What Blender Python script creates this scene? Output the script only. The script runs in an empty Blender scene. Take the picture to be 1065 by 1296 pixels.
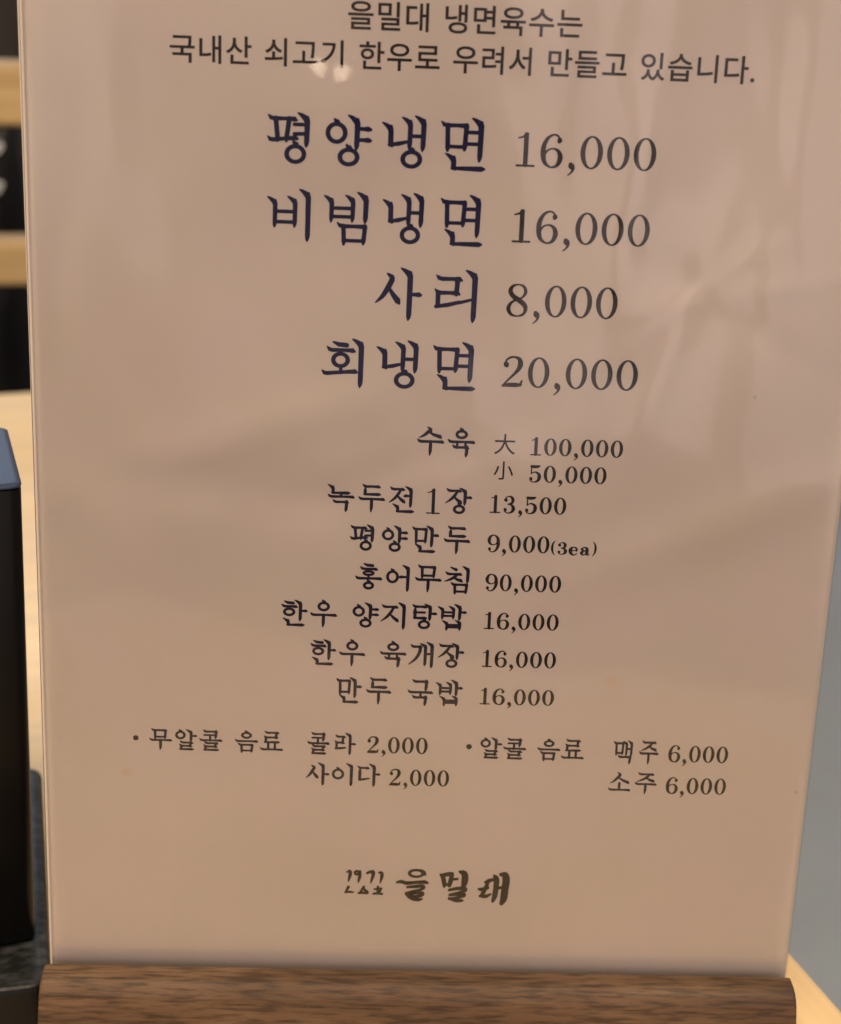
import bpy, bmesh, math, random
from mathutils import Vector, Matrix

random.seed(7)
S = bpy.context.scene
COL = S.collection
rad = math.radians
WORLD = 0.80
CEIL = 10.5
FRONT = 22.0
FILL = 43.0
BACK = 16.0
BULB = 0.13
PAPER = (0.64, 0.562, 0.484)

# ---------------------------------------------------------------- camera
cd = bpy.data.cameras.new('camera')
cam = bpy.data.objects.new('camera', cd); COL.objects.link(cam)
cd.sensor_fit = 'VERTICAL'; cd.sensor_height = 24.0; cd.sensor_width = 24.0 * 841 / 1024
cd.lens = 24.0 * 2000.0 / 1296.0
cd.clip_start = 0.02; cd.clip_end = 60.0
cam.matrix_world = Matrix((( 0.99896, -0.02875, -0.03529, -0.013746),
                           (-0.02203,  0.37326, -0.92746, -0.259477),
                           ( 0.03984,  0.92728,  0.37224,  0.229880),
                           (0, 0, 0, 1)))
cd.dof.use_dof = True
cd.dof.focus_distance = 0.292
cd.dof.aperture_fstop = cd.lens / 3.0
S.camera = cam

# ---------------------------------------------------------------- room light and an added fill
W = bpy.data.worlds.new('World'); S.world = W; W.use_nodes = True
wn = W.node_tree.nodes; wl = W.node_tree.links
bg = wn['Background']
tc = wn.new('ShaderNodeTexCoord'); nz = wn.new('ShaderNodeTexNoise'); cr = wn.new('ShaderNodeValToRGB')
nz.inputs['Scale'].default_value = 5.0; nz.inputs['Detail'].default_value = 3.0
cr.color_ramp.elements[0].position = 0.40; cr.color_ramp.elements[0].color = (0.05, 0.040, 0.033, 1)
cr.color_ramp.elements[1].position = 0.62; cr.color_ramp.elements[1].color = (0.76, 0.64, 0.60, 1)
wl.new(tc.outputs['Generated'], nz.inputs['Vector']); wl.new(nz.outputs['Fac'], cr.inputs['Fac'])
wl.new(cr.outputs['Color'], bg.inputs['Color']); bg.inputs['Strength'].default_value = WORLD

def area(name, loc, aim, sx, sy, watts, colour):
    l = bpy.data.lights.new(name, 'AREA'); l.shape = 'RECTANGLE'; l.size = sx; l.size_y = sy
    l.energy = watts; l.color = colour
    o = bpy.data.objects.new(name, l); COL.objects.link(o); o.location = loc
    o.rotation_euler = (Vector(aim) - Vector(loc)).to_track_quat('-Z', 'Y').to_euler()
    return o
area('ceiling_lamp', (0.40, -0.02, 1.30), (0.05, 0.05, 0.0), 0.7, 0.5, CEIL, (1.0, 0.84, 0.60))
for wx0, wx1, wt in ((0.16, 0.34, 1.0), (0.43, 0.56, 1.25), (0.66, 0.95, 1.0), (1.06, 2.40, 1.1)):   # bays of the window behind the viewer
    area('shop_window', ((wx0 + wx1) / 2, -2.3, 0.82), ((wx0 + wx1) / 2, 0.0, 0.82), wx1 - wx0, 2.15, FRONT * wt * (wx1 - wx0) / 2.15, (1.0, 0.82, 0.82))
area('side_window', (-0.56, -2.3, 0.85), (-0.56, 0.0, 0.85), 0.40, 1.5, FRONT * 0.09, (1.0, 0.82, 0.80))
area('front_fill', (-0.35, -1.25, 1.75), (0.0, 0.0, 0.05), 0.8, 0.6, FILL, (1.0, 0.80, 0.62))  # fill added behind the camera to brighten the menu, outside what the sheet reflects
area('far_window', (-1.1, 3.4, 1.75), (-0.1, 0.1, 0.0), 1.6, 1.0, BACK, (0.62, 0.76, 1.0))
for lx, lz in ((-0.1075, 0.391), (-0.0698, 0.384)):
    l = bpy.data.lights.new('pendant_bulb', 'POINT'); l.energy = BULB; l.shadow_soft_size = 0.006; l.color = (1.0, 0.80, 0.58)
    o = bpy.data.objects.new('pendant_bulb', l); COL.objects.link(o); o.location = (lx, -2.3, lz)

S.view_settings.view_transform = 'Standard'; S.view_settings.look = 'None'
S.view_settings.exposure = 0.0; S.view_settings.gamma = 1.0
S.cycles.max_bounces = 8; S.cycles.transparent_max_bounces = 12
S.cycles.use_denoising = True

# ---------------------------------------------------------------- helpers
def mat(name, base, rough=0.5, spec=0.5, metallic=0.0):
    m = bpy.data.materials.new(name); m.use_nodes = True
    b = m.node_tree.nodes['Principled BSDF']
    b.inputs['Base Color'].default_value = (*base, 1); b.inputs['Roughness'].default_value = rough
    b.inputs['Specular IOR Level'].default_value = spec; b.inputs['Metallic'].default_value = metallic
    return m
def nodes(m): return m.node_tree.nodes, m.node_tree.links, m.node_tree.nodes['Principled BSDF']
def ramp(n, stops):
    r = n.new('ShaderNodeValToRGB'); e = r.color_ramp.elements
    e[0].position, e[0].color = stops[0][0], (*stops[0][1], 1)
    e[1].position, e[1].color = stops[-1][0], (*stops[-1][1], 1)
    for p, c_ in stops[1:-1]:
        k = e.new(p); k.color = (*c_, 1)
    return r
def noise(n, l, scale, detail=4, vec=(1, 1, 1), rot=(0, 0, 0), rough=0.55):
    t = n.new('ShaderNodeTexCoord'); mp = n.new('ShaderNodeMapping'); z = n.new('ShaderNodeTexNoise')
    mp.inputs['Scale'].default_value = vec; mp.inputs['Rotation'].default_value = rot
    z.inputs['Scale'].default_value = scale; z.inputs['Detail'].default_value = detail; z.inputs['Roughness'].default_value = rough
    l.new(t.outputs['Object'], mp.inputs['Vector']); l.new(mp.outputs['Vector'], z.inputs['Vector'])
    return z
def bump(n, l, b, height, strength, dist):
    k = n.new('ShaderNodeBump'); k.inputs['Strength'].default_value = strength; k.inputs['Distance'].default_value = dist
    l.new(height, k.inputs['Height']); l.new(k.outputs['Normal'], b.inputs['Normal']); return k
def mixc(n, l, fac, a, b, mode='MIX'):
    x = n.new('ShaderNodeMix'); x.data_type = 'RGBA'; x.blend_type = mode
    for s_, v in (('Factor', fac), ('A', a), ('B', b)):
        i = [q for q in x.inputs if q.name == s_ and (q.type == 'RGBA' if s_ != 'Factor' else q.type == 'VALUE')][0]
        if hasattr(v, 'is_output'): l.new(v, i)
        else: i.default_value = v if s_ == 'Factor' else (*v, 1)
    return [q for q in x.outputs if q.type == 'RGBA'][0]
def wood_mat(name, dark, mid, light, grain, fine, rough, pores=0.0, axis=0, spec=0.4, run=1.0):
    m = mat(name, mid, rough, spec); n, l, b = nodes(m)
    v1 = [9.0, 9.0, 9.0]; v1[axis] = 0.6 * run
    v2 = [60.0, 60.0, 60.0]; v2[axis] = 2.5 * run
    z = noise(n, l, grain, 5, v1); r = ramp(n, [(0.28, dark), (0.5, mid), (0.74, light)])
    l.new(z.outputs['Fac'], r.inputs['Fac'])
    z2 = noise(n, l, fine, 3, v2); r2 = ramp(n, [(0.36, (1 - pores,) * 3), (0.56, (1, 1, 1))])
    l.new(z2.outputs['Fac'], r2.inputs['Fac'])
    c_ = mixc(n, l, 1.0, r.outputs['Color'], r2.outputs['Color'], 'MULTIPLY')
    l.new(c_, b.inputs['Base Color'])
    rr = n.new('ShaderNodeMapRange'); rr.inputs['To Min'].default_value = rough - .1; rr.inputs['To Max'].default_value = rough + .15
    l.new(z2.outputs['Fac'], rr.inputs['Value']); l.new(rr.outputs['Result'], b.inputs['Roughness'])
    bump(n, l, b, z2.outputs['Fac'], 0.25, 0.0004)
    return m

def link(name, bm, m, parent=None, smooth_=False):
    me = bpy.data.meshes.new(name); bm.normal_update(); bm.to_mesh(me); bm.free()
    if m: me.materials.append(m)
    if smooth_:
        for p in me.polygons: p.use_smooth = True
    o = bpy.data.objects.new(name, me); COL.objects.link(o)
    if parent: o.parent = parent
    return o
def tag(o, label=None, cat=None, group=None, kind=None):
    for k, v in (('label', label), ('category', cat), ('group', group), ('kind', kind)):
        if v: o[k] = v
    return o
def thing(name, loc, rotz, label, cat):
    o = bpy.data.objects.new(name, None); COL.objects.link(o); o.empty_display_size = .02
    o.location = loc; o.rotation_euler = (0, 0, rotz)
    return tag(o, label, cat)
def box(bm, x0, x1, y0, y1, z0, z1, bev=0.0, seg=3):
    r = bmesh.ops.create_cube(bm, size=1.0)
    for v in r['verts']:
        v.co = Vector(((x0 + x1) / 2 + v.co.x * (x1 - x0), (y0 + y1) / 2 + v.co.y * (y1 - y0), (z0 + z1) / 2 + v.co.z * (z1 - z0)))
    if bev:
        es = list({e for v in r['verts'] for e in v.link_edges})
        bmesh.ops.bevel(bm, geom=es, offset=bev, segments=seg, profile=0.5, affect='EDGES')
def rounded_rect(x0, x1, y0, y1, r, n=8):
    P = []
    for cx, cy, a0 in ((x1 - r, y1 - r, 0), (x0 + r, y1 - r, 90), (x0 + r, y0 + r, 180), (x1 - r, y0 + r, 270)):
        for k in range(n + 1):
            a = rad(a0 + 90 * k / n); P.append((cx + r * math.cos(a), cy + r * math.sin(a)))
    return P
def loft(bm, loops, cap0=True, cap1=True):
    V = [[bm.verts.new(p) for p in L] for L in loops]
    n = len(V[0])
    for a, b in zip(V[:-1], V[1:]):
        for i in range(n):
            bm.faces.new((a[i], a[(i + 1) % n], b[(i + 1) % n], b[i]))
    if cap0: bm.faces.new(list(reversed(V[0])))
    if cap1: bm.faces.new(V[-1])
    return V

# ---- lettering: every glyph is a list of pen strokes (points with widths) on a 100 unit grid, y down
def smooth(pts, n=6):
    out = []
    P = [pts[0]] + list(pts) + [pts[-1]]
    for i in range(1, len(P) - 2):
        a, b, c_, d = P[i-1], P[i], P[i+1], P[i+2]
        for k in range(n):
            t = k / n
            out.append(tuple(0.5 * (2*b[j] + (c_[j]-a[j])*t + (2*a[j]-5*b[j]+4*c_[j]-d[j])*t*t
                                    + (3*b[j]-a[j]-3*c_[j]+d[j])*t**3) for j in range(3)))
    out.append(tuple(pts[-1]))
    return out
def pen(*pts, curve=False):
    return ('pen', smooth(pts) if curve else list(pts))
def ring(cx, cy, rx, ry, wx, wy):
    return ('ring', cx, cy, rx, ry, wx, wy)
class Pen:
    """brush-serif Hangul strokes; v = width of uprights, h = width of bars"""
    def __init__(s, v, h): s.v, s.h = v, h
    def H(s, x0, x1, y, y1=None):
        h = s.h; y1 = y if y1 is None else y1
        L = x1 - x0
        f = lambda t: y + (y1 - y) * t
        return [pen((x0, y - h*.75, h*.35), (x0 + h*.55, y - h*.2, h*.95), (x0 + min(h*1.3, L*.35), f(.15), h*.95),
                    (x0 + L*.6, f(.6) - h*.04, h*.82), (x1 - h*.9, f(.9), h*1.0), (x1 - h*.35, y1 + h*.02, h*1.18), (x1 + h*.1, y1 + h*.22, h*.6))]
    def V(s, x, y0, y1, k=1.0):
        v = s.v * k
        return [pen((x - v*1.55, y0 - v*.05, v*.30), (x - v*1.0, y0 + v*.22, v*.62), (x - v*.4, y0 + v*.62, v*.95), (x - v*.02, y0 + v*1.1, v*1.0)),
                pen((x + v*.06, y0 + v*.55, v*.55), (x, y0 + v*1.05, v*1.0), (x - v*.02, (y0+y1)/2, v*.95), (x - v*.06, y1 - v*.8, v*.92), (x - v*.12, y1 - v*.25, v*.72), (x - v*.16, y1 + v*.05, v*.35))]
    def v_(s, x0, y0, x1, y1, k=.9):          # plain short upright inside a letter
        v = s.v * k
        return [pen((x0, y0, v*.95), ((x0+x1)/2, (y0+y1)/2, v*.92), (x1, y1 - v*.1, v*.95), (x1 - v*.04, y1 + v*.3, v*.6))]
    def h_(s, x0, x1, y, y1=None, k=.8):      # plain short bar
        h = s.h * k; y1 = y if y1 is None else y1
        return [pen((x0, y, h), (x1, y1, h))]
    def t(s, x0, x1, y, y1=None):             # vowel tick, swelling to its free end
        h = s.h; y1 = y if y1 is None else y1
        return [pen((x0, y, h*.75), ((x0+x1)/2, (y+y1)/2, h*.85), (x1 - (x1-x0)*.18, y1, h*1.12), (x1, y1 + h*.08, h*.7))]
    def O(s, cx, cy, r, ry=None, tick=True):
        ry = ry or r
        o = [ring(cx, cy, r, ry, s.v*.82, s.h*.9)]
        if tick: o.append(pen((cx - s.v*.35, cy - ry - s.h*.45, s.v*.45), (cx + s.v*.1, cy - ry + s.h*.2, s.v*1.05)))
        return o
    def M(s, x0, y0, x1, y1):
        d = (x1-x0)*.05
        return s.v_(x0+d, y0, x0+d*1.6, y1+s.h*.4) + s.H(x0-s.v*.9, x1+s.v*.1, y0) + s.v_(x1-d*.4, y0, x1-d*1.6, y1+s.h*.2) + s.h_(x0+d, x1-d, y1)
    def B(s, x0, y0, x1, y1):
        m = y0 + (y1-y0)*.52
        return s.V(x0, y0, y1+s.h*.6, .88) + s.V(x1, y0-s.h*.2, y1+s.h*.5, .88) + s.h_(x0, x1, m) + s.h_(x0, x1, y1-s.h*.5)
    def N(s, x0, y0, x1, y1, up=0):
        v = s.v*.92; h = s.h
        return s.V(x0, y0, y1, .92)[:1] + [pen((x0+v*.05, y0+v*.5, v*.6), (x0, y0+v, v), (x0, y1-h*.4, v), (x0+v*.25, y1+h*.1, v*.7))] + \
            [pen((x0-v*.3, y1, h*.7), (x0+(x1-x0)*.4, y1-up*.4, h*.95), (x1-h*.6, y1-up, h*(1.15 if not up else .7)), (x1, y1-up, h*.6))]
    def G(s, x0, y0, x1, y1, sweep=None):
        v = s.v
        if sweep is None:
            return s.H(x0, x1, y0) + [pen((x1-v*.35, y0-s.h*.2, v*.9), (x1-v*.4, (y0+y1)/2, v*.95), (x1-v*.5, y1-v*.5, v*.9), (x1-v*.6, y1, v*.4))]
        return s.H(x0, x1, y0) + [pen((x1-v*.3, y0-s.h*.1, v*.95), (x1-v*.5, y0+(y1-y0)*.3, v*.95), (x1+(sweep-x1)*.45, y0+(y1-y0)*.68, v*.8), (sweep, y1, v*.3), curve=True)]
    def D(s, x0, y0, x1, y1, up=0):
        return s.H(x0-s.v*.4, x1, y0) + s.N(x0+s.v*.3, y0, x1+s.v*.2, y1, up)[1:]
    def R(s, x0, y0, x1, y1, up=0):
        m = (y0+y1)/2
        return s.H(x0, x1, y0) + s.v_(x1-s.v*.6, y0, x1-s.v*.75, m) + s.H(x0-s.v*.2, x1-s.v*.3, m) + s.v_(x0+s.v*.35, m, x0+s.v*.35, y1-s.h*.4) + \
            [pen((x0, y1, s.h*.8), (x0+(x1-x0)*.5, y1-up*.4, s.h*.95), (x1-s.h*.2, y1-up, s.h*(1.1 if not up else .8)), (x1+s.h*.4, y1-up, s.h*.5))]
    def S(s, x0, y0, x1, y1, cx=None, leg=True):
        v = s.v; cx = cx or x0+(x1-x0)*.52
        my = y0+(y1-y0)*.48; mx = cx - (cx-x0)*.28
        return [pen((cx-v*.7, y0-v*.1, v*.4), (cx, y0+v*.35, v*.85), (cx+v*.05, y0+v*.9, v*.9)),
                pen((cx+v*.1, y0+v*.6, v*.85), (cx-(cx-x0)*.15, y0+(y1-y0)*.38, v*.95), (cx-(cx-x0)*.55, y0+(y1-y0)*.75, v*.75), (x0, y1, v*.25), curve=True),
                pen((mx+v*.1, my-v*.3, v*.4), (mx+(x1-mx)*.45, my+(y1-my)*.4, v*.8), (x1-v*.25, y1-v*.3, v*1.05), (x1-v*.05, y1, v*.5))]
    def J(s, x0, y0, x1, y1):
        v = s.v; cx = x0+(x1-x0)*.70
        my = y0+(y1-y0)*.45; mx = cx - (cx-x0)*.36
        return s.H(x0+(x1-x0)*.06, x1-(x1-x0)*.06, y0) + [
            pen((cx+v*.2, y0, v*.7), (cx-(cx-x0)*.2, y0+(y1-y0)*.38, v*.85), (cx-(cx-x0)*.55, y0+(y1-y0)*.72, v*.7), (x0, y1, v*.25), curve=True),
            pen((mx+v*.1, my-v*.1, v*.4), (mx+(x1-mx)*.5, my+(y1-my)*.5, v*.8), (x1-v*.25, y1-v*.3, v*1.0), (x1, y1, v*.5))]
    def C(s, x0, y0, x1, y1):
        c_ = (x0+x1)/2
        return [pen((c_-s.v*.8, y0, s.h*.5), (c_+s.v*.7, y0+s.h*.8, s.h*1.1))] + s.J(x0, y0+s.h*2.3, x1, y1)
    def P(s, x0, y0, x1, y1):
        w = x1-x0
        return s.H(x0, x1, y0) + s.v_(x0+w*.27, y0, x0+w*.34, y1) + s.v_(x0+w*.75, y0, x0+w*.66, y1) + s.H(x0-s.v*.1, x1+s.v*.2, y1+s.h*.3, y1-s.h*.3)
    def HH(s, x0, y0, x1, y1):
        c_ = (x0+x1)/2; r = (y1-y0-s.h*1.75)/2
        return [pen((c_-s.v*1.3, y0-s.h*.2, s.h*.5), (c_-s.v*.4, y0+s.h*.3, s.h*1.05), (c_+s.v*1.1, y0+s.h*.45, s.h*1.1))] + s.H(x0, x1, y0+s.h*1.6) + s.O(c_, y1-r+s.h*.2, min(max(r*1.1, s.v*1.7), (x1-x0)*.42), r, False)
def hangul(ch, p):
    H, V, v_, h_, t, O, M, B, N, G, D, R, S, J, C, P, HH = p.H, p.V, p.v_, p.h_, p.t, p.O, p.M, p.B, p.N, p.G, p.D, p.R, p.S, p.J, p.C, p.P, p.HH
    a = lambda x, y0, y1, *ys: V(x, y0, y1) + [q for y in ys for q in t(x, min(x+24, 101), y)]
    eo = lambda x, xl, y0, y1, *ys: V(x, y0, y1) + [q for y in ys for q in t(x, xl, y)]
    ae = lambda xa, xb, y0, ya, yb, ym: V(xa, y0+3, ya, .9) + V(xb, y0, yb, .95) + h_(xa, xb, ym)
    u = lambda y, y1, x=52: H(2, 100, y) + [pen((x, y, p.v*.9), (x-.5, y1-p.v, p.v*.9), (x-2, y1, p.v*.4))]
    T = {
    '평': lambda: P(4, 13, 64, 51) + V(88, 2, 64) + h_(60, 88, 23) + h_(60, 88, 41, 40) + O(63, 79, 24, 19),
    '양': lambda: O(27, 36, 24, 21) + V(72, 3, 66) + t(72, 101, 27) + t(72, 101, 48) + O(54, 81, 24, 18),
    '냉': lambda: N(20, 14, 62, 55, 7) + ae(62, 91, 0, 62, 64, 37) + O(66, 81, 24, 18),
    '면': lambda: M(16, 14, 60, 54) + V(91, 0, 80) + h_(58, 91, 26) + h_(58, 91, 48) + N(34, 68, 101, 95),
    '비': lambda: B(16, 16, 62, 68) + V(92, 0, 99),
    '빔': lambda: B(15, 10, 64, 54) + V(94, 2, 60) + M(40, 68, 94, 96),
    '사': lambda: S(2, 12, 54, 68, 36) + a(76, 0, 100, 50),
    '리': lambda: R(8, 17, 62, 72, 10) + [pen((60, 63, p.h*.75), (88, 56, p.h*.6))] + V(92, 0, 100),
    '회': lambda: HH(14, 8, 76, 58) + v_(46, 58, 46, 68, .7) + H(3, 82, 72, 66) + V(92, 0, 98),
    '수': lambda: S(8, 0, 92, 36, 50) + u(50, 98),
    '육': lambda: O(51, 21, 24, 17) + H(0, 100, 48) + v_(36, 48, 35, 66, .75) + v_(67, 48, 67, 66, .75) + G(18, 68, 78, 101),
    '녹': lambda: N(20, 2, 84, 32) + v_(52, 32, 52, 44, .8) + H(1, 100, 46) + G(20, 66, 78, 101),
    '두': lambda: D(22, 5, 82, 34) + u(52, 99),
    '전': lambda: J(2, 12, 62, 62) + V(86, 2, 78) + t(86, 60, 36) + N(36, 68, 97, 95),
    '장': lambda: J(0, 12, 62, 58) + a(76, 2, 64, 36) + O(54, 81, 24, 18),
    '만': lambda: M(12, 12, 54, 55) + a(76, 0, 76, 34) + N(32, 68, 88, 94),
    '홍': lambda: HH(18, 1, 82, 44) + v_(50, 46, 50, 54, .7) + H(0, 100, 55) + O(51, 82, 22, 16),
    '어': lambda: O(28, 46, 25, 25) + eo(88, 54, 2, 100, 46),
    '무': lambda: M(24, 6, 76, 38) + u(54, 100),
    '침': lambda: C(0, 4, 68, 58) + V(90, 0, 62) + M(38, 70, 88, 96),
    '한': lambda: HH(4, 6, 62, 60) + a(76, 0, 78, 40) + N(30, 70, 90, 95),
    '우': lambda: O(52, 21, 24, 19) + u(54, 100),
    '지': lambda: J(0, 16, 66, 72) + V(88, 0, 100),
    '탕': lambda: D(14, 12, 60, 56) + h_(14, 56, 34) + a(76, 2, 64, 38) + O(54, 81, 24, 18),
    '밥': lambda: B(12, 10, 54, 50) + a(78, 0, 60, 30) + B(30, 64, 80, 94),
    '개': lambda: G(6, 18, 48, 88, 0) + V(64, 5, 92, .95) + V(90, 0, 100) + h_(64, 90, 46),
    '국': lambda: G(18, 8, 80, 44) + H(0, 100, 50) + v_(52, 50, 52, 68, .8) + G(18, 70, 78, 101),
    '알': lambda: O(28, 27, 24, 21) + a(76, 0, 58, 30) + R(26, 64, 82, 96),
    '콜': lambda: G(18, 7, 80, 40) + h_(22, 76, 24) + v_(48, 30, 48, 50, .8) + H(0, 100, 50) + R(22, 64, 82, 97),
    '음': lambda: O(51, 21, 25, 17) + H(0, 100, 50) + M(26, 68, 78, 96),
    '료': lambda: R(20, 6, 82, 52) + v_(36, 56, 36, 86, .85) + v_(66, 56, 66, 86, .85) + H(0, 100, 88),
    '라': lambda: R(8, 17, 52, 72, 4) + a(76, 0, 100, 50),
    '이': lambda: O(30, 48, 27, 25) + V(88, 0, 100),
    '다': lambda: D(10, 18, 52, 72, 6) + a(76, 0, 100, 46),
    '맥': lambda: M(10, 12, 48, 54) + ae(66, 92, 0, 66, 68, 36) + G(24, 72, 92, 102),
    '주': lambda: J(10, 6, 90, 42) + u(54, 100),
    '소': lambda: S(8, 2, 94, 52, 50) + v_(50, 52, 50, 78, .9) + H(0, 100, 84),
    }
    return T[ch]()
def digit(ch):
    b = 15; f = 5
    T = {
    '0': lambda: (66, [ring(33, 50, 33, 51, 13.5, 4.5)]),
    '1': lambda: (66, [pen((35, 2, 13), (35, 95, 13)), pen((10, 97, 5.5), (60, 97, 5.5)), pen((12, 13, 3.5), (24, 10, 5), (34, 3, 8), (40, -1, 4))]),
    '2': lambda: (66, [pen((10, 24, 14), (11, 27, 17), (12, 30, 12)), pen((8, 26, 6), (11, 12, 5), (22, 3, 6), (36, 1, 6), (50, 8, 12), (54, 24, 15), (48, 42, 12), (32, 62, 7), (14, 82, 5), (3, 96, 5), curve=True),
                       pen((3, 96, 7), (20, 93, 13), (42, 93, 14), (57, 92, 11), (61, 78, 4))]),
    '3': lambda: (66, [pen((11, 20, 13), (12, 23, 16), (14, 26, 11)), pen((9, 22, 6), (14, 8, 5), (28, 1, 5), (42, 5, 10), (50, 22, 13), (44, 40, 10), (26, 47, 5), curve=True),
                       pen((24, 47, 5), (42, 50, 9), (54, 70, 15), (48, 90, 11), (28, 99, 5), (12, 93, 5), (6, 80, 6), curve=True), pen((9, 76, 11), (11, 79, 15), (13, 82, 10))]),
    '5': lambda: (66, [pen((13, 2, 5), (11, 50, 5)), pen((12, 6, 12), (30, 8, 14), (48, 6, 12), (56, 2, 5)), pen((11, 50, 4), (22, 42, 5), (36, 40, 7), (52, 52, 13), (55, 70, 15), (48, 90, 11), (28, 99, 5), (12, 93, 5), (6, 80, 6), curve=True), pen((9, 76, 11), (11, 79, 15), (13, 82, 10))]),
    '6': lambda: (66, [pen((54, 14, 12), (54, 17, 15), (53, 20, 11)), pen((55, 14, 5), (48, 3, 5), (36, 0, 5), (20, 10, 9), (9, 34, 13), (8, 62, 14), (14, 86, 11), (32, 99, 5), (50, 92, 10), (58, 70, 14), (52, 50, 10), (36, 42, 5), (20, 48, 5), (12, 62, 6), curve=True)]),
    '8': lambda: (66, [pen((48, 40, 5), (56, 24, 10), (50, 6, 8), (33, 0, 4), (16, 6, 9), (10, 22, 13), (20, 38, 14), (38, 50, 15), (54, 64, 14), (58, 80, 11), (50, 95, 7), (32, 100, 4), (14, 94, 9), (6, 76, 12), (14, 58, 8), (30, 48, 5), (48, 40, 5), curve=True)]),
    '9': lambda: (66, [pen((12, 80, 11), (12, 83, 15), (13, 86, 11)), pen((11, 86, 5), (18, 97, 5), (30, 100, 5), (46, 90, 9), (57, 66, 13), (58, 38, 14), (52, 14, 11), (34, 1, 5), (16, 8, 10), (8, 30, 14), (14, 50, 10), (30, 58, 5), (46, 52, 5), (54, 38, 6), curve=True)]),
    ',': lambda: (26, [pen((12, 88, 12), (13, 92, 16), (14, 96, 14)), pen((18, 90, 8), (20, 100, 8), (15, 112, 5), (5, 122, 3), curve=True)]),
    '(': lambda: (34, [pen((28, -14, 3), (14, 10, 8), (9, 46, 11), (14, 82, 8), (28, 108, 3), curve=True)]),
    ')': lambda: (34, [pen((6, -14, 3), (20, 10, 8), (25, 46, 11), (20, 82, 8), (6, 108, 3), curve=True)]),
    'e': lambda: (62, [pen((10, 66, 6), (54, 64, 6)), pen((50, 66, 9), (48, 46, 10), (32, 36, 6), (14, 46, 14), (8, 68, 17), (16, 92, 13), (34, 101, 7), (55, 88, 4), curve=True)]),
    'a': lambda: (66, [pen((13, 50, 13), (14, 54, 15)), pen((12, 48, 6), (22, 37, 6), (38, 38, 10), (46, 52, 15), (46, 88, 15), (54, 98, 9), (64, 95, 4), curve=True), pen((44, 62, 6), (24, 68, 9), (10, 82, 15), (18, 98, 9), (34, 96, 6), (44, 84, 6), curve=True)]),
    }
    return T[ch]()

# ---------------------------------------------------------------- the setting
TH = rad(5.5)                      # the menu leans back a little
H0 = 0.028                         # height of the stand above the table top

floor_m = mat('grey_floor', (0.30, 0.305, 0.30), 0.55, 0.3); n, l, b = nodes(floor_m)
z = noise(n, l, 1.6, 6); r = ramp(n, [(0.3, (0.32, 0.36, 0.375)), (0.7, (0.41, 0.455, 0.47))]); l.new(z.outputs['Fac'], r.inputs['Fac'])
z2 = noise(n, l, 90, 3); c_ = mixc(n, l, 0.12, r.outputs['Color'], z2.outputs['Color'], 'OVERLAY'); l.new(c_, b.inputs['Base Color'])
bm = bmesh.new(); box(bm, -8, 8, -4, 9, -0.78, -0.72)
tag(link('floor', bm, floor_m), kind='structure')

dark_wood = wood_mat('dark_stained_wood', (0.018, 0.013, 0.010), (0.032, 0.024, 0.018), (0.05, 0.037, 0.028), 3, 2, 0.5, .2, axis=2)
bm = bmesh.new(); box(bm, -3.2, -0.12, 2.2, 2.26, -0.72, 0.62)
for k in range(12): box(bm, -3.2 + k * .26, -3.2 + k * .26 + .24, 2.188, 2.2, -0.71, 0.61, .003, 1)
tag(link('wall', bm, dark_wood), 'dark brown boarded partition far behind the table', 'wall')

# ---------------------------------------------------------------- table
table_m = wood_mat('pale_table_wood', (0.60, 0.45, 0.25), (0.70, 0.545, 0.32), (0.76, 0.61, 0.38), 1.4, 2.0, 0.42, .10)
edge_m = wood_mat('table_edge_wood', (0.58, 0.39, 0.18), (0.66, 0.46, 0.23), (0.72, 0.53, 0.29), 1.6, 2.0, 0.42, .10, axis=1)
T = thing('dining_table', (-0.0564, 0.4879, 0), rad(18.15), 'pale wooden dining table carrying the menu and the black dispenser', 'table')
bm = bmesh.new(); box(bm, -1.25, -0.0135, -0.80, 0.0, -0.03, 0.0, .0015, 2)
link('tabletop', bm, table_m, T)
bm = bmesh.new(); box(bm, -0.0133, 0.0, -0.80, 0.0, -0.0302, -0.0001, .002, 2)
link('edge_band', bm, edge_m, T)
bm = bmesh.new(); box(bm, -1.19, -0.06, -0.74, -0.06, -0.09, -0.0305, .001, 1)
link('apron', bm, table_m, T)
for lx, ly in ((-0.09, -0.09), (-0.09, -0.71), (-1.16, -0.09), (-1.16, -0.71)):
    bm = bmesh.new(); box(bm, lx - .025, lx + .025, ly - .025, ly + .025, -0.72, -0.0906, .003, 2)
    link('leg', bm, table_m, T)

# ---------------------------------------------------------------- chair beyond the table, with a bag hung behind its back
chair_m = wood_mat('light_chair_wood', (0.33, 0.225, 0.10), (0.42, 0.29, 0.13), (0.49, 0.35, 0.17), 3, 2, 0.45, .12)
C = thing('wooden_chair', (-0.165, 0.62, -0.72), rad(8), 'light wooden chair with horizontal back slats behind the table', 'chair')
for z0, z1 in ((0.818, 0.851), (0.731, 0.757)):
    bm = bmesh.new(); box(bm, -0.42, 0.035, -0.012, 0.010, z0, z1, .004, 3); link('back_slat', bm, chair_m, C)
for px_ in (-0.40, 0.0):
    bm = bmesh.new(); box(bm, px_ - .012, px_ + .012, 0.0105, 0.035, 0.0, 0.845, .004, 2); link('back_post', bm, chair_m, C)
bm = bmesh.new(); box(bm, -0.42, 0.03, -0.42, -0.0125, 0.425, 0.45, .006, 2); link('seat', bm, chair_m, C)
for px_ in (-0.39, -0.0):
    bm = bmesh.new(); box(bm, px_ - .015, px_ + .015, -0.40, -0.37, 0.0, 0.4246, .004, 2); link('front_leg', bm, chair_m, C)

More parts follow.
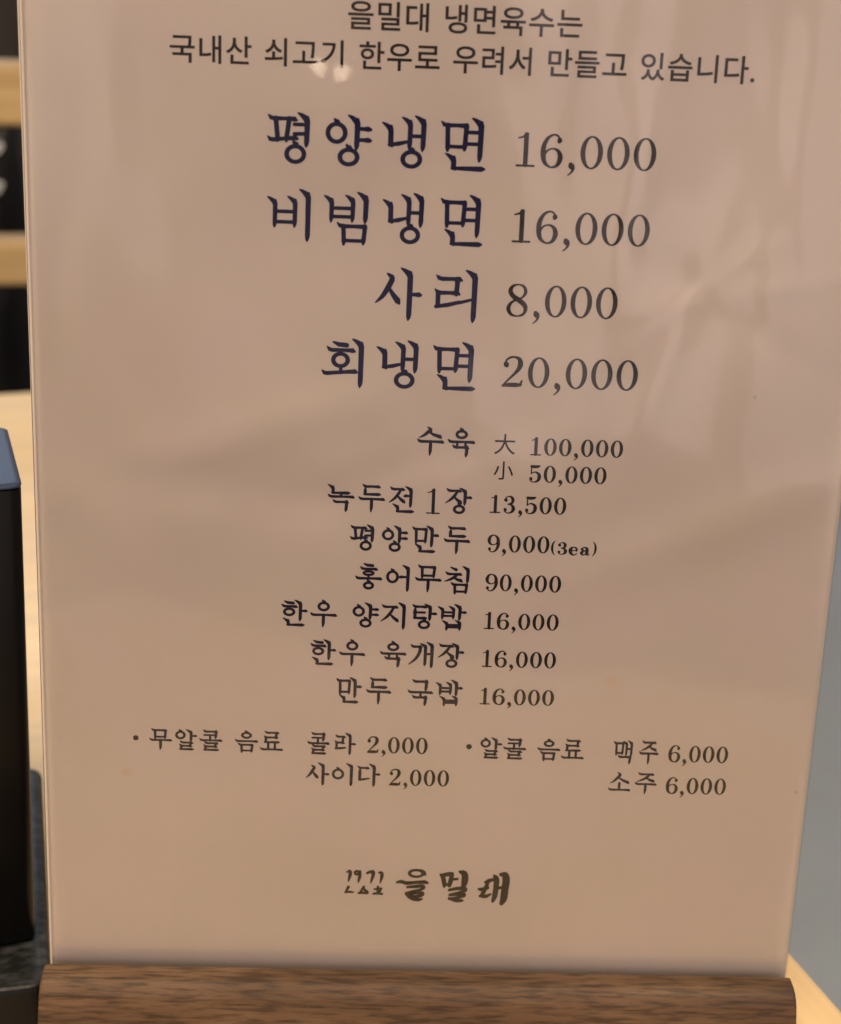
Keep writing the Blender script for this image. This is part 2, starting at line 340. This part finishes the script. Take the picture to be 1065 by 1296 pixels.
bag_m = mat('black_bag_cloth', (0.004, 0.004, 0.0045), 0.36, 0.2); n, l, b = nodes(bag_m)
z = noise(n, l, 14, 3, (1, 1, .4)); bump(n, l, b, z.outputs['Fac'], 0.7, 0.03)
G_ = thing('black_bag', (-0.3755, 0.70, -0.72), rad(8), 'black bag with white print hanging behind the chair slats', 'bag')
bm = bmesh.new()
loops = []
for zz, gx, gy in ((0.36, .13, .02), (0.38, .16, .045), (0.5, .165, .055), (0.66, .16, .05), (0.76, .155, .035), (0.80, .15, .02), (0.806, .148, .014)):
    loops.append([(x, y, zz) for x, y in rounded_rect(-gx, gx, -gy, gy, gy * .9, 5)])
loft(bm, loops); link('bag_body', bm, bag_m, G_, True)
for hx in (-.07, .07):
    bm = bmesh.new(); box(bm, hx - .01, hx + .01, -.004, .004, 0.78, 0.815, .002, 2); link('strap', bm, bag_m, G_)
white_m = mat('white_print', (0.8, 0.8, 0.78), 0.6)
bm = bmesh.new()
for cx, cz, w_, h_, a_ in ((.1370, .793, .0050, .0032, 35), (.131, .788, .003, .008, 5), (.1362, .771, .0050, .0032, -30), (.130, .767, .006, .003, 20),
                           (.10, .797, .018, .004, 0), (.10, .775, .004, .03, 0), (.085, .78, .016, .004, 0), (.06, .78, .004, .04, 0), (.045, .78, .016, .004, 20)):
    q = bmesh.ops.create_cube(bm, size=1.0)['verts']
    for v in q:
        x, z_ = v.co.x * w_, v.co.z * h_; ca, sa = math.cos(rad(a_)), math.sin(rad(a_))
        v.co = Vector((cx + x * ca - z_ * sa, -0.037 + v.co.y * .022, cz + x * sa + z_ * ca))
link('white_print', bm, white_m, G_)

# ---------------------------------------------------------------- black tray and dispenser to the left of the menu
tray_m = mat('matt_black_tray', (0.020, 0.021, 0.021), 0.42, 0.3); n, l, b = nodes(tray_m)
z = noise(n, l, 420, 3); bump(n, l, b, z.outputs['Fac'], 0.25, 0.0003)
z2 = noise(n, l, 200, 4, (1, 2.0, 1)); r = ramp(n, [(0.42, (0.010, 0.011, 0.010)), (0.66, (0.042, 0.044, 0.042))]); l.new(z2.outputs['Fac'], r.inputs['Fac']); l.new(r.outputs['Color'], b.inputs['Base Color'])
TR = thing('black_tray', (-0.0757, 0.0086, 0), rad(12.5), 'low black tray under the dispenser, left of the wooden menu stand', 'tray')
bm = bmesh.new()
o1 = rounded_rect(-0.15, 0.0, 0.0, 0.088, .004, 6)
def ins(d): return rounded_rect(-0.15 + d, -d, d, 0.088 - d, max(.004 - d, .0015), 6)
loft(bm, [[(x, y, 0.0) for x, y in ins(.004)], [(x, y, .002) for x, y in ins(.001)], [(x, y, .0135) for x, y in o1], [(x, y, .0142) for x, y in ins(.0003)]])
link('tray_body', bm, mat('black_tray_side', (0.006, 0.006, 0.006), 0.5, 0.2), TR)
bm = bmesh.new()
loft(bm, [[(x, y, .0143) for x, y in ins(.0003)], [(x, y, .0147) for x, y in ins(.0008)], [(x, y, .0150) for x, y in ins(.002)], [(x, y, .0151) for x, y in ins(.006)], [(x, y, .0147) for x, y in ins(.009)], [(x, y, .0145) for x, y in ins(.012)]])
link('tray_rim', bm, tray_m, TR)

disp_m = mat('black_lacquer', (0.004, 0.0037, 0.0036), 0.30, 0.12); n, l, b = nodes(disp_m)
z = noise(n, l, 40, 3, (1, 1, .12)); rr = n.new('ShaderNodeMapRange'); rr.inputs['To Min'].default_value = .22; rr.inputs['To Max'].default_value = .42
l.new(z.outputs['Fac'], rr.inputs['Value']); l.new(rr.outputs['Result'], b.inputs['Roughness'])
lid_m = mat('reflection_tinted_lid', (0.026, 0.040, 0.078), 0.40, 0.28)  # bluish window reflection put into the lid's base colour
D_ = thing('napkin_dispenser', (-0.0790, 0.0226, 0.0152), rad(17), 'tall black box dispenser with reflected blue light tinted into its top, standing on the tray', 'dispenser')
def body_loop(d, zz): return [(x, y, zz) for x, y in rounded_rect(-0.12 + d, -d, d, 0.035 - d, .0022, 8)]
def foot_loop(d, zz): return [(x - .0024 * (1 if x > -.06 else 0), y, zz) for x, y in body_loop_xy(d)]
def body_loop_xy(d): return rounded_rect(-0.12 + d, -d, d, 0.035 - d, .0022, 8)
bm = bmesh.new(); loft(bm, [foot_loop(.001, 0), foot_loop(0, .001), body_loop(0, .1033), body_loop(.0003, .1037)])
link('body', bm, disp_m, D_, True)
bm = bmesh.new(); loft(bm, [body_loop(.0003, .1038), body_loop(-.0001, .1040), body_loop(-.0001, .1044), body_loop(.0003, .1047), body_loop(.0012, .1048)])
link('lid', bm, lid_m, D_, True)
bm = bmesh.new(); box(bm, -0.10, -0.03, .012, .024, .1044, .1051, .0002, 1); link('slot_plate', bm, disp_m, D_)

# ---------------------------------------------------------------- wooden stand with its slot
walnut = wood_mat('walnut', (0.048, 0.024, 0.010), (0.098, 0.054, 0.026), (0.165, 0.097, 0.052), 12, 22, 0.55, .55, spec=.25, run=2.6)
prof = [(-0.0165, 0.0), (-0.0095, 0.0235), (-0.0086, 0.0260), (-0.0076, 0.0275), (-0.0064, 0.0283), (-0.0050, 0.0286), (-0.0025, 0.0286),
        (-0.0022, 0.0283), (-0.0020, 0.0140), (0.0032, 0.0140), (0.0026, 0.0283), (0.0028, 0.0286), (0.0070, 0.0286), (0.0088, 0.0276), (0.0102, 0.0254), (0.0200, 0.0)]
bm = bmesh.new()
def stand_x(zz, y): return 0.0738 + max(0.0, 0.0280 - zz) * 0.02
def shrink(d):                       # the profile drawn in by d, so the ends are softly rounded over
    cy, out = 0.0, []
    for y, zz in prof:
        inner = -0.0027 < y < 0.0033
        out.append((y if inner else y * (1 - d * 22), zz if inner and zz < .02 else zz - (d if zz > .02 else 0)))
    return out
seq = [(-1, 0.0, 0.0005), (-1, 0.00015, 0.00015), (-1, 0.0005, 0.0), (1, 0.0005, 0.0), (1, 0.00015, 0.00015), (1, 0.0, 0.0005)]
loft(bm, [[(s_ * (stand_x(zz, y) + .0004 - a_), y, zz) for y, zz in shrink(d_)] for s_, a_, d_ in seq])
bmesh.ops.recalc_face_normals(bm, faces=bm.faces)
bmesh.ops.triangulate(bm, faces=[f for f in bm.faces if len(f.verts) > 4])
st = link('menu_stand', bm, walnut)
tag(st, 'brown walnut block with a slot holding the menu upright', 'menu stand')

# ---------------------------------------------------------------- the menu: backing, printed paper, clear front
MENU = thing('menu_card', (0, 0, H0), 0, 'upright printed price menu under clear plastic, slotted into the wooden block', 'menu')
MENU.rotation_euler = (-TH, 0, 0)
WD, TOP, BOT = 0.0738, 0.2080, -0.0125

paper_m = mat('menu_paper', PAPER, 0.75, 0.2); n, l, b = nodes(paper_m)
z = noise(n, l, 34, 6, rough=.7); r = ramp(n, [(0.34, (PAPER[0] * .985, PAPER[1] * .985, PAPER[2] * .945)), (0.5, PAPER), (0.66, (PAPER[0] * 1.01, PAPER[1] * .985, PAPER[2] * 1.025))]); l.new(z.outputs['Fac'], r.inputs['Fac'])
# a few small stains that belong to the sheet
col = r.outputs['Color']
for sx, sz, sr, sc in ((-57.9, 41.0, 1.5, (0.60, 0.43, 0.22)), (34.1, 62.2, 1.7, (0.66, 0.46, 0.28)), (71.7, 39.9, 0.55, (0.22, 0.15, 0.11)), (56, 118, .35, (.3, .22, .18))):
    t = n.new('ShaderNodeTexCoord'); mp = n.new('ShaderNodeMapping'); mp.inputs['Location'].default_value = (-sx / 1000, 0, -sz / 1000)
    mp.vector_type = 'POINT'; ln = n.new('ShaderNodeVectorMath'); ln.operation = 'LENGTH'
    zz = noise(n, l, 900, 2); ad = n.new('ShaderNodeMath'); ad.operation = 'MULTIPLY_ADD'; ad.inputs[1].default_value = 0.0012
    mr = n.new('ShaderNodeMapRange'); mr.inputs['From Min'].default_value = sr / 1000 * .3 + .0006; mr.inputs['From Max'].default_value = sr / 1000 + .0006
    mr.inputs['To Min'].default_value = 0.38; mr.inputs['To Max'].default_value = 0.0
    l.new(t.outputs['Object'], mp.inputs['Vector']); l.new(mp.outputs['Vector'], ln.inputs[0])
    l.new(zz.outputs['Fac'], ad.inputs[0]); l.new(ln.outputs['Value'], ad.inputs[2]); l.new(ad.outputs['Value'], mr.inputs['Value'])
    col = mixc(n, l, mr.outputs['Result'], col, sc)
l.new(col, b.inputs['Base Color'])
bm = bmesh.new(); box(bm, -WD + .0007, WD, 0.0, 0.0002, BOT, TOP - .001)
PAPER_O = link('paper', bm, paper_m, MENU)

back_m = mat('pale_backing', (0.64, 0.57, 0.49), 0.35, 0.5)
bm = bmesh.new()
box(bm, -WD + .0001, WD - .0008, 0.0003, 0.0014, BOT, TOP, .0002, 2)
for v in bm.verts: v.co.x += (v.co.z - .03) * .002 * -1 if v.co.x < 0 else 0
link('backing_board', bm, back_m, MENU)

clear_m = bpy.data.materials.new('clear_plastic'); clear_m.use_nodes = True
n = clear_m.node_tree.nodes; l = clear_m.node_tree.links; n.clear()
out = n.new('ShaderNodeOutputMaterial'); mx = n.new('ShaderNodeMixShader'); tr = n.new('ShaderNodeBsdfTransparent'); gl = n.new('ShaderNodeBsdfGlossy'); fr = n.new('ShaderNodeFresnel')
tr.inputs['Color'].default_value = (0.985, 0.975, 0.965, 1); gl.inputs['Roughness'].default_value = 0.13; fr.inputs['IOR'].default_value = 1.40
g2 = n.new('ShaderNodeBsdfGlossy'); g2.inputs['Roughness'].default_value = 0.014; 
m2 = n.new('ShaderNodeMixShader'); m2.inputs['Fac'].default_value = 0.35; l.new(gl.outputs['BSDF'], m2.inputs[1]); l.new(g2.outputs['BSDF'], m2.inputs[2])
l.new(fr.outputs['Fac'], mx.inputs['Fac']); l.new(tr.outputs['BSDF'], mx.inputs[1]); l.new(m2.outputs['Shader'], mx.inputs[2]); l.new(mx.outputs['Shader'], out.inputs['Surface'])
bm = bmesh.new()
NX, NZ = 140, 200
from mathutils import noise as MN
CREASES = [(48, 137, 10, 26, 1.2, .9), (46, 139, 38, 18, 1.0, .8), (52, 133, -32, 24, 1.3, -.8), (40, 128, 72, 22, 1.6, .9), (58, 150, 100, 26, 1.6, -.9), (30, 150, 80, 34, 2.2, .9),
           (22, 168, 88, 26, 2.4, -1.0), (60, 170, 84, 30, 2.6, 1.0), (-60, 170, 92, 24, 2.2, 1.1), (-66, 150, 80, 26, 1.8, -.8), (-30, 112, 18, 34, 3.0, 1.0), (-8, 104, 24, 26, 2.0, -.7), (46, 92, 24, 34, 3.0, 1.0), (-45, 100, -8, 30, 3.0, -.8)]
def wave(x, zz):                    # the sheet is not perfectly flat: slow swells, fine ripple and a few soft creases
    e = min(1.0, (WD - abs(x)) / .003) * min(1.0, max(0.0, zz) / .02)
    u, v = x * 1000, zz * 1000
    w_ = 0.00016 * (math.sin(x * 62 + zz * 38 + .6) + .8 * math.sin(zz * 70 - x * 47 + 1.6 * math.sin(x * 30)))
    w_ += 0.00030 * MN.noise(Vector((x * 34, zz * 20, 0.3))) + 0.00010 * MN.noise(Vector((x * 80 + zz * 30, zz * 50, 2.3)))
    for cu, cv, ang, ln, wd, am in CREASES:
        ca, sa = math.cos(rad(ang)), math.sin(rad(ang))
        p, q = (u - cu) * ca + (v - cv) * sa, -(u - cu) * sa + (v - cv) * ca
        w_ += am * 0.00010 * wd / 2 * math.exp(-(p / ln) ** 2 - (q / (wd * 1.8)) ** 2)
    calm = 1 - math.exp(-((((u + 22) / 17) ** 2 + ((v - 171) / 17) ** 2) ** 2))
    low = 0.45 + 0.55 / (1 + math.exp((82 - v) / 8))
    return e * calm * low * w_
def layer(y0, amp):
    X0, X1 = -WD + .0004, WD - .00005
    return [[bm.verts.new((X0 + (X1 - X0) * i / NX, y0 - amp * wave(X0 + (X1 - X0) * i / NX, BOT + (TOP - BOT) * j / NZ), BOT + (TOP - BOT) * j / NZ)) for i in range(NX + 1)] for j in range(NZ + 1)]
F = layer(-0.0013, 1.0); K = layer(-0.0007, 0.9)
for j in range(NZ):
    for i in range(NX):
        bm.faces.new((F[j][i], F[j][i+1], F[j+1][i+1], F[j+1][i])); bm.faces.new((K[j][i+1], K[j][i], K[j+1][i], K[j+1][i+1]))
for j in range(NZ):
    bm.faces.new((F[j][0], F[j+1][0], K[j+1][0], K[j][0])); bm.faces.new((F[j+1][NX], F[j][NX], K[j][NX], K[j+1][NX]))
for i in range(NX):
    bm.faces.new((F[NZ][i], F[NZ][i+1], K[NZ][i+1], K[NZ][i])); bm.faces.new((F[0][i+1], F[0][i], K[0][i], K[0][i+1]))
for f in bm.faces: f.material_index = 1 if max(v.co.x for v in f.verts) < -WD + .00041 else (2 if min(v.co.x for v in f.verts) > WD - .00006 else 0)
cf = link('clear_front', bm, clear_m, MENU, True)
ce = bpy.data.materials.new('clear_cut_edge'); ce.use_nodes = True; q_ = ce.node_tree.nodes; q_.remove(q_['Principled BSDF'])
t_ = q_.new('ShaderNodeBsdfTransparent'); t_.inputs['Color'].default_value = (.97, .95, .93, 1); ce.node_tree.links.new(t_.outputs['BSDF'], q_['Material Output'].inputs['Surface'])
cf.data.materials.append(mat('cut_plastic_edge', (0.60, 0.53, 0.46), 0.4, 0.4)); cf.data.materials.append(ce)

# ---------------------------------------------------------------- printing
def ink(name, c0, c1):
    m = mat(name, c0, 0.8, 0.0); n, l, b = nodes(m)
    z = noise(n, l, 160, 3); r = ramp(n, [(0.35, c0), (0.68, c1)]); l.new(z.outputs['Fac'], r.inputs['Fac']); l.new(r.outputs['Color'], b.inputs['Base Color'])
    return m
navy = ink('navy_ink', (0.005, 0.0048, 0.036), (0.011, 0.011, 0.058))
plum = ink('dark_plum_ink', (0.007, 0.005, 0.020), (0.014, 0.010, 0.028))
sepia = ink('sepia_ink', (0.009, 0.005, 0.003), (0.022, 0.013, 0.008))
grey_ink = ink('brown_grey_ink', (0.020, 0.013, 0.010), (0.034, 0.023, 0.017))
olive = ink('olive_black_ink', (0.010, 0.007, 0.003), (0.020, 0.014, 0.006))

class Print:
    """flat ink faces on the paper; each pen stroke sits a hair above the last so none share a plane"""
    def __init__(s): s.bm = bmesh.new(); s.k = 0
    def y(s): s.k += 1; return -0.00003 - (s.k % 24) * 1.5e-6
    def face(s, pts, y):
        try: s.bm.faces.new([s.bm.verts.new((p[0] / 1000, y, p[1] / 1000)) for p in pts])
        except ValueError: pass
    def strokes(s, st, fx, fy):
        for q in st:
            y = s.y()
            if q[0] == 'ring':
                _, cx, cy, rx, ry, wx, wy = q; n = 36
                O_ = [(fx(cx + rx * math.cos(2*math.pi*k/n)), fy(cy + ry * math.sin(2*math.pi*k/n))) for k in range(n)]
                I_ = [(fx(cx + (rx-wx) * math.cos(2*math.pi*k/n)), fy(cy + (ry-wy) * math.sin(2*math.pi*k/n))) for k in range(n)]
                for k in range(n): s.face((O_[k], O_[(k+1) % n], I_[(k+1) % n], I_[k]), y)
                continue
            P = q[1]; L, R = [], []
            for i, (x, yy, w) in enumerate(P):
                a, b = P[max(0, i-1)], P[min(len(P)-1, i+1)]
                dx, dy = b[0]-a[0], b[1]-a[1]; d = math.hypot(dx, dy) or 1
                nx, ny = -dy/d*w/2, dx/d*w/2
                L.append((fx(x+nx), fy(yy+ny))); R.append((fx(x-nx), fy(yy-ny)))
            for i in range(len(P)-1): s.face((L[i], L[i+1], R[i+1], R[i]), y)
            for (x, yy, w) in (P[0], P[-1]):
                y = s.y(); s.face([(fx(x + w/2*math.cos(k*math.pi/6)), fy(yy + w/2*math.sin(k*math.pi/6))) for k in range(12)], y)
    def done(s, name, m, label=None):
        bmesh.ops.recalc_face_normals(s.bm, faces=s.bm.faces)
        o = link(name, s.bm, m, PAPER_O)
        if label: o['label'] = label
        return o
def bbox(st):
    xs, ys = [], []
    for q in st:
        if q[0] == 'ring': xs += [q[1]-q[3], q[1]+q[3]]; ys += [q[2]-q[4], q[2]+q[4]]
        else:
            for x, y, w in q[1]: xs += [x-w/2, x+w/2]; ys += [y-w/2, y+w/2]
    return min(xs), max(xs), min(ys), max(ys)

PENS = {'b': Pen(12.8, 9.2), 's': Pen(14.0, 11.2), 't': Pen(14.4, 11.4)}
def hangul_line(kind, text, u0, u1, vt, vb, w1):
    P = Print(); pen_ = PENS[kind]
    cells, pos = [], 0.0
    for ch in text:
        if ch == '_': pos += (0.0 if '1' in text else 0.42); continue
        if ch == '1': cells.append((ch, pos + .18)); pos += 0.87; continue
        cells.append((ch, pos)); pos += 1.0
    g0 = bbox(hangul(cells[0][0], pen_)); g1 = bbox(hangul(cells[-1][0], pen_))
    sy = (vt - vb) / 103.0
    sx = w1 / (g0[1] - g0[0])
    x0 = u0 - g0[0] * sx
    adv = (u1 - g1[1] * sx - x0) / cells[-1][1]
    for ch, p in cells:
        ox = x0 + adv * p
        if ch == '1':
            w_, st = digit('1'); k = (vt - vb) / 112.0
            P.strokes(st, lambda x: ox + x * k, lambda y: vt - .5 - y * k)
        else:
            P.strokes(hangul(ch, pen_), lambda x: ox + x * sx, lambda y: vt - (y + 1) * sy)
    return P
def number(text, u0, u1, vt, vb, thin):
    P = Print(); pos, cells, gap = 0.0, [], 12.0
    for ch in text:
        w_, st = digit(ch); g = bbox(st)
        if ch == '1': pos -= 4
        cells.append((ch, pos, st)); pos += w_ + gap
    a = bbox(cells[0][2])[0]; e = bbox(cells[-1][2])[1] + cells[-1][1]
    sx = (u1 - u0) / (e - a); ox = u0 - a * sx
    if '(' in text:
        sy = (vt - vb) / 100.0
        sub = lambda ch: (lambda y: vt - y * sy)
    sy = (vt - vb) / 101.0
    for ch, p, st in cells:
        st = [(('ring',) + q[1:5] + (q[5] * thin, q[6] * (.4 + .75 * thin))) if q[0] == 'ring' else ('pen', [(x, y, w * (thin if w > 7 else .4 + .75 * thin)) for x, y, w in q[1]]) for q in st]
        P.strokes(st, lambda x: ox + (p + x) * sx, lambda y: vt - y * sy)
    return P

ITEMS = [
    ('b', '평양냉면', -32.28, 5.34, 164.89, 155.79, 7.37),
    ('b', '비빔냉면', -32.15, 5.42, 151.90, 142.89, 7.61),
    ('b', '사리', -13.02, 5.01, 138.94, 129.74, 8.30),
    ('b', '회냉면', -22.21, 5.40, 126.12, 117.19, 7.55),
    ('s', '수육', -4.67, 5.93, 110.50, 105.17, 4.99),
    ('s', '녹두전_1_장', -20.64, 5.87, 99.40, 94.20, 5.03),
    ('s', '평양만두', -16.34, 5.89, 91.91, 86.58, 4.49),
    ('s', '홍어무침', -15.19, 6.08, 84.29, 79.03, 5.11),
    ('s', '한우_양지탕밥', -28.77, 5.90, 76.80, 71.54, 4.98),
    ('s', '한우_육개장', -23.19, 5.80, 69.10, 63.89, 4.88),
    ('s', '만두_국밥', -18.22, 5.85, 61.58, 56.21, 4.92),
    ('t', '무알콜_음료', -53.51, -27.98, 50.13, 45.81, 4.41),
    ('t', '콜라', -23.46, -14.11, 50.17, 45.60, 4.36),
    ('t', '사이다', -23.65, -9.23, 43.84, 39.09, 4.62),
    ('t', '알콜_음료', 9.69, 29.80, 49.93, 45.51, 4.24),
    ('t', '맥주', 35.31, 44.18, 49.99, 45.10, 3.81),
    ('t', '소주', 34.86, 44.34, 43.29, 38.80, 4.45),
    ('n', '16,000', 10.75, 34.72, 162.64, 157.06, 0.00),
    ('n', '16,000', 10.77, 34.62, 149.63, 144.07, 0.00),
    ('n', '8,000', 10.24, 29.91, 136.77, 131.14, 0.00),
    ('n', '20,000', 10.11, 34.50, 123.89, 118.34, 0.00),
    ('m', '100,000', 16.14, 32.85, 109.11, 105.87, 0.00),
    ('m', '50,000', 16.10, 30.18, 104.00, 100.79, 0.00),
    ('m', '13,500', 9.33, 23.18, 98.03, 94.77, 0.00),
    ('m', '9,000', 9.10, 20.54, 90.53, 87.24, 0.00),
    ('q', '(3ea)', 20.91, 29.28, 89.45, 87.12, 0.00),
    ('m', '90,000', 9.10, 23.19, 82.92, 79.62, 0.00),
    ('m', '16,000', 9.33, 23.20, 75.28, 72.05, 0.00),
    ('m', '16,000', 9.31, 23.17, 67.69, 64.42, 0.00),
    ('m', '16,000', 9.28, 23.27, 60.01, 56.77, 0.00),
    ('m', '2,000', -11.99, -0.38, 49.55, 46.15, 0.00),
    ('m', '2,000', -7.54, 4.00, 42.84, 39.41, 0.00),
    ('m', '6,000', 46.14, 57.66, 49.19, 45.70, 0.00),
    ('m', '6,000', 46.20, 57.86, 42.43, 38.98, 0.00),
    ('g', '을밀대_냉면육수는', -18.90, 20.55, 183.22, 178.66, 4.48),
    ('g', '국내산_쇠고기_한우로_우려서_만들고_있습니다.', -48.71, 50.49, 176.73, 172.24, 3.96),
    ('h', '大', 9.38, 13.20, 109.58, 105.90, 0.00),
    ('h', '小', 9.48, 13.08, 104.71, 101.14, 0.00),
    ('d', 'bullet', -56.56, -55.48, 48.76, 47.55, 0.00),
    ('d', 'bullet', 7.01, 8.10, 48.54, 47.34, 0.00),
]
for kind, text, u0, u1, vt, vb, w1 in ITEMS:
    if kind in 'bst':
        P = hangul_line(kind, text, u0, u1, vt, vb, w1)
        big = kind == 'b'
        o = P.done('drink_name' if kind == 't' else 'dish_name', navy if big else plum,
                   'large navy dish name' if big else ('small dark drink lettering' if kind == 't' else 'small dark dish name'))
    elif kind in 'nmq':
        number(text, u0, u1, vt, vb, 1.08 if kind == 'n' else (1.5 if kind == 'q' else 1.34)).done('portion_note' if kind == 'q' else 'price', sepia,
               'small bracketed piece count' if kind == 'q' else 'brown black price figures')
    elif kind == 'd':
        P = Print(); r_ = (u1 - u0) / 2; cx, cv = (u0 + u1) / 2, (vt + vb) / 2
        P.face([(cx + r_ * math.cos(k * math.pi / 10), cv + r_ * math.sin(k * math.pi / 10)) for k in range(20)], P.y())
        P.done('bullet_dot', grey_ink)

# plain sans lettering comes from the built-in interface font
def sans(ch, weight):
    c = bpy.data.curves.new('letter', 'FONT'); c.body = ch; c.size = 1.0; c.offset = weight; c.resolution_u = 6
    o = bpy.data.objects.new('letter', c); COL.objects.link(o); bpy.context.view_layer.update()
    dg = bpy.context.evaluated_depsgraph_get(); me = bpy.data.meshes.new_from_object(o.evaluated_get(dg))
    V = [(v.co.x, v.co.y) for v in me.vertices]; Fc = [tuple(p.vertices) for p in me.polygons]
    bpy.data.objects.remove(o); bpy.data.meshes.remove(me); bpy.data.curves.remove(c)
    return V, Fc
def sans_line(text, u0, u1, vt, vb, weight):
    P = Print(); cells, pos = [], 0.0
    for ch in text:
        if ch == '_': pos += .36; continue
        cells.append((sans(ch, weight), pos)); pos += 1.0 if ch != '.' else .3
    xs0 = min(v[0] for v in cells[0][0][0]); xs1 = max(v[0] for v in cells[-1][0][0])
    hh = [v[1] for (V, Fc), p in cells for v in V]; lo, hi = min(hh), max(hh)
    s_ = (vt - vb) / .905
    if len(text) == 1: s_ = (u1 - u0) / (xs1 - xs0)
    x0 = u0 - xs0 * s_
    adv = (u1 - xs1 * s_ - x0) / cells[-1][1] if len(cells) > 1 else 0
    base = vb + .080 * s_
    for (V, Fc), p in cells:
        y = P.y(); vs = [P.bm.verts.new(((x0 + adv * p + a * s_) / 1000, y, (base + b * s_) / 1000)) for a, b in V]
        for f in Fc:
            try: P.bm.faces.new([vs[i] for i in f])
            except ValueError: pass
    return P
for kind, text, u0, u1, vt, vb, w1 in ITEMS:
    if kind == 'g': sans_line(text, u0, u1, vt, vb, .013).done('notice_line', grey_ink, 'plain grey brown notice line')
    if kind == 'h': sans_line(text, u0, u1, vt, vb, .004).done('size_mark', sepia, 'small portion size character')

# brush-written logo at the foot of the sheet, on a grid of its own
LG = [
 pen((118,104,7),(132,100,13),(136,112,14),(131,134,11),(127,152,5)),
 ring(170,107,17,15,12,9), pen((186,100,11),(185,125,13),(181,142,11),(178,156,6)),
 pen((222,108,9),(236,102,12),(252,102,16),(254,116,14),(248,138,11),(243,157,6)),
 pen((284,104,8),(296,104,13),(300,116,14),(297,134,12),(291,157,5)),
 pen((128,181,12),(120,196,10),(117,207,11)), pen((112,209,8),(132,206,9),(153,208,7)),
 pen((208,178,10),(198,194,10),(190,205,8)), pen((206,188,8),(217,198,11),(228,205,9)), pen((180,212,8),(206,210,11),(230,212,7)),
 pen((262,190,7),(282,188,11),(300,186,8)), pen((281,178,11),(282,198,12),(280,212,10)), pen((257,214,8),(280,211,11),(304,214,8)), pen((294,196,9),(290,205,9)),
]
L2 = [
 ring(476,104,44,24,14,11), pen((500,86,8),(516,96,12),(521,108,12)),
 pen((378,152,9),(400,148,14),(430,155,15),(480,150,13),(520,148,15),(537,152,10)),
 pen((432,176,9),(470,172,13),(508,168,14),(517,176,15),(500,188,12),(460,198,11),(428,208,11)), pen((428,208,12),(436,216,13),(470,206,12),(508,204,13),(514,212,14),(490,222,13),(440,226,12)),
 pen((440,226,10),(460,236,13),(490,240,14),(510,236,9)),
]
L3 = [
 pen((603,108,10),(614,118,17),(622,145,18),(624,166,14)), pen((606,112,12),(635,106,17),(662,102,14)), pen((660,104,18),(658,130,19),(650,162,17)), pen((620,160,11),(652,156,12)),
 pen((662,132,9),(690,128,10)),
 pen((700,90,10),(722,98,24),(730,118,27),(727,150,25),(720,172,15)),
 pen((650,186,11),(690,178,14),(728,176,15),(734,186,15),(700,200,12),(655,212,12)), pen((655,212,11),(690,208,13),(724,206,15),(728,214,14),(690,226,12),(652,232,11)), pen((652,230,11),(690,240,16),(722,240,10)),
]
L4 = [
 pen((836,142,10),(855,134,15),(884,126,13)), pen((803,178,9),(822,180,16),(850,170,14)), pen((850,140,15),(838,175,16),(824,205,16),(815,216,10)), pen((812,214,11),(840,216,15),(866,204,9)),
 pen((880,108,11),(893,124,22),(893,170,22),(888,215,21),(880,240,13)),
 pen((912,100,12),(936,104,27),(944,130,30),(940,180,29),(936,225,28),(926,250,18)), pen((893,172,12),(938,166,13)),
]
def logo_xy(gx, gy):                 # grid units to millimetres on the sheet
    px_, py_ = gx / 1065.0, gy / 328.0
    ax, ay = 54.178 + (94.394 - 54.178) * px_, 24.505 + (25.451 - 24.505) * px_
    bx, by = 54.461 + (95.190 - 54.461) * px_, 10.585 + (11.491 - 10.585) * px_
    return (ax + (bx - ax) * py_ - 74.0, ay + (by - ay) * py_)
def logo_part(st, name, label):
    P = Print()
    st2 = [('pen', smooth([(x, y, w * 1.32) for x, y, w in q[1]], 4)) if q[0] == 'pen' else q[:5] + (q[5] * 1.3, q[6] * 1.25) for q in st]
    P.strokes(st2, lambda x: logo_xy(x, 165)[0], lambda y: logo_xy(532, y)[1]); P.done(name, olive, label)
logo_part(LG, 'founding_year_mark', 'tiny brush numerals over three marks')
for st_ in (L2, L3, L4): logo_part(st_, 'logo_character', 'brush written logo character')
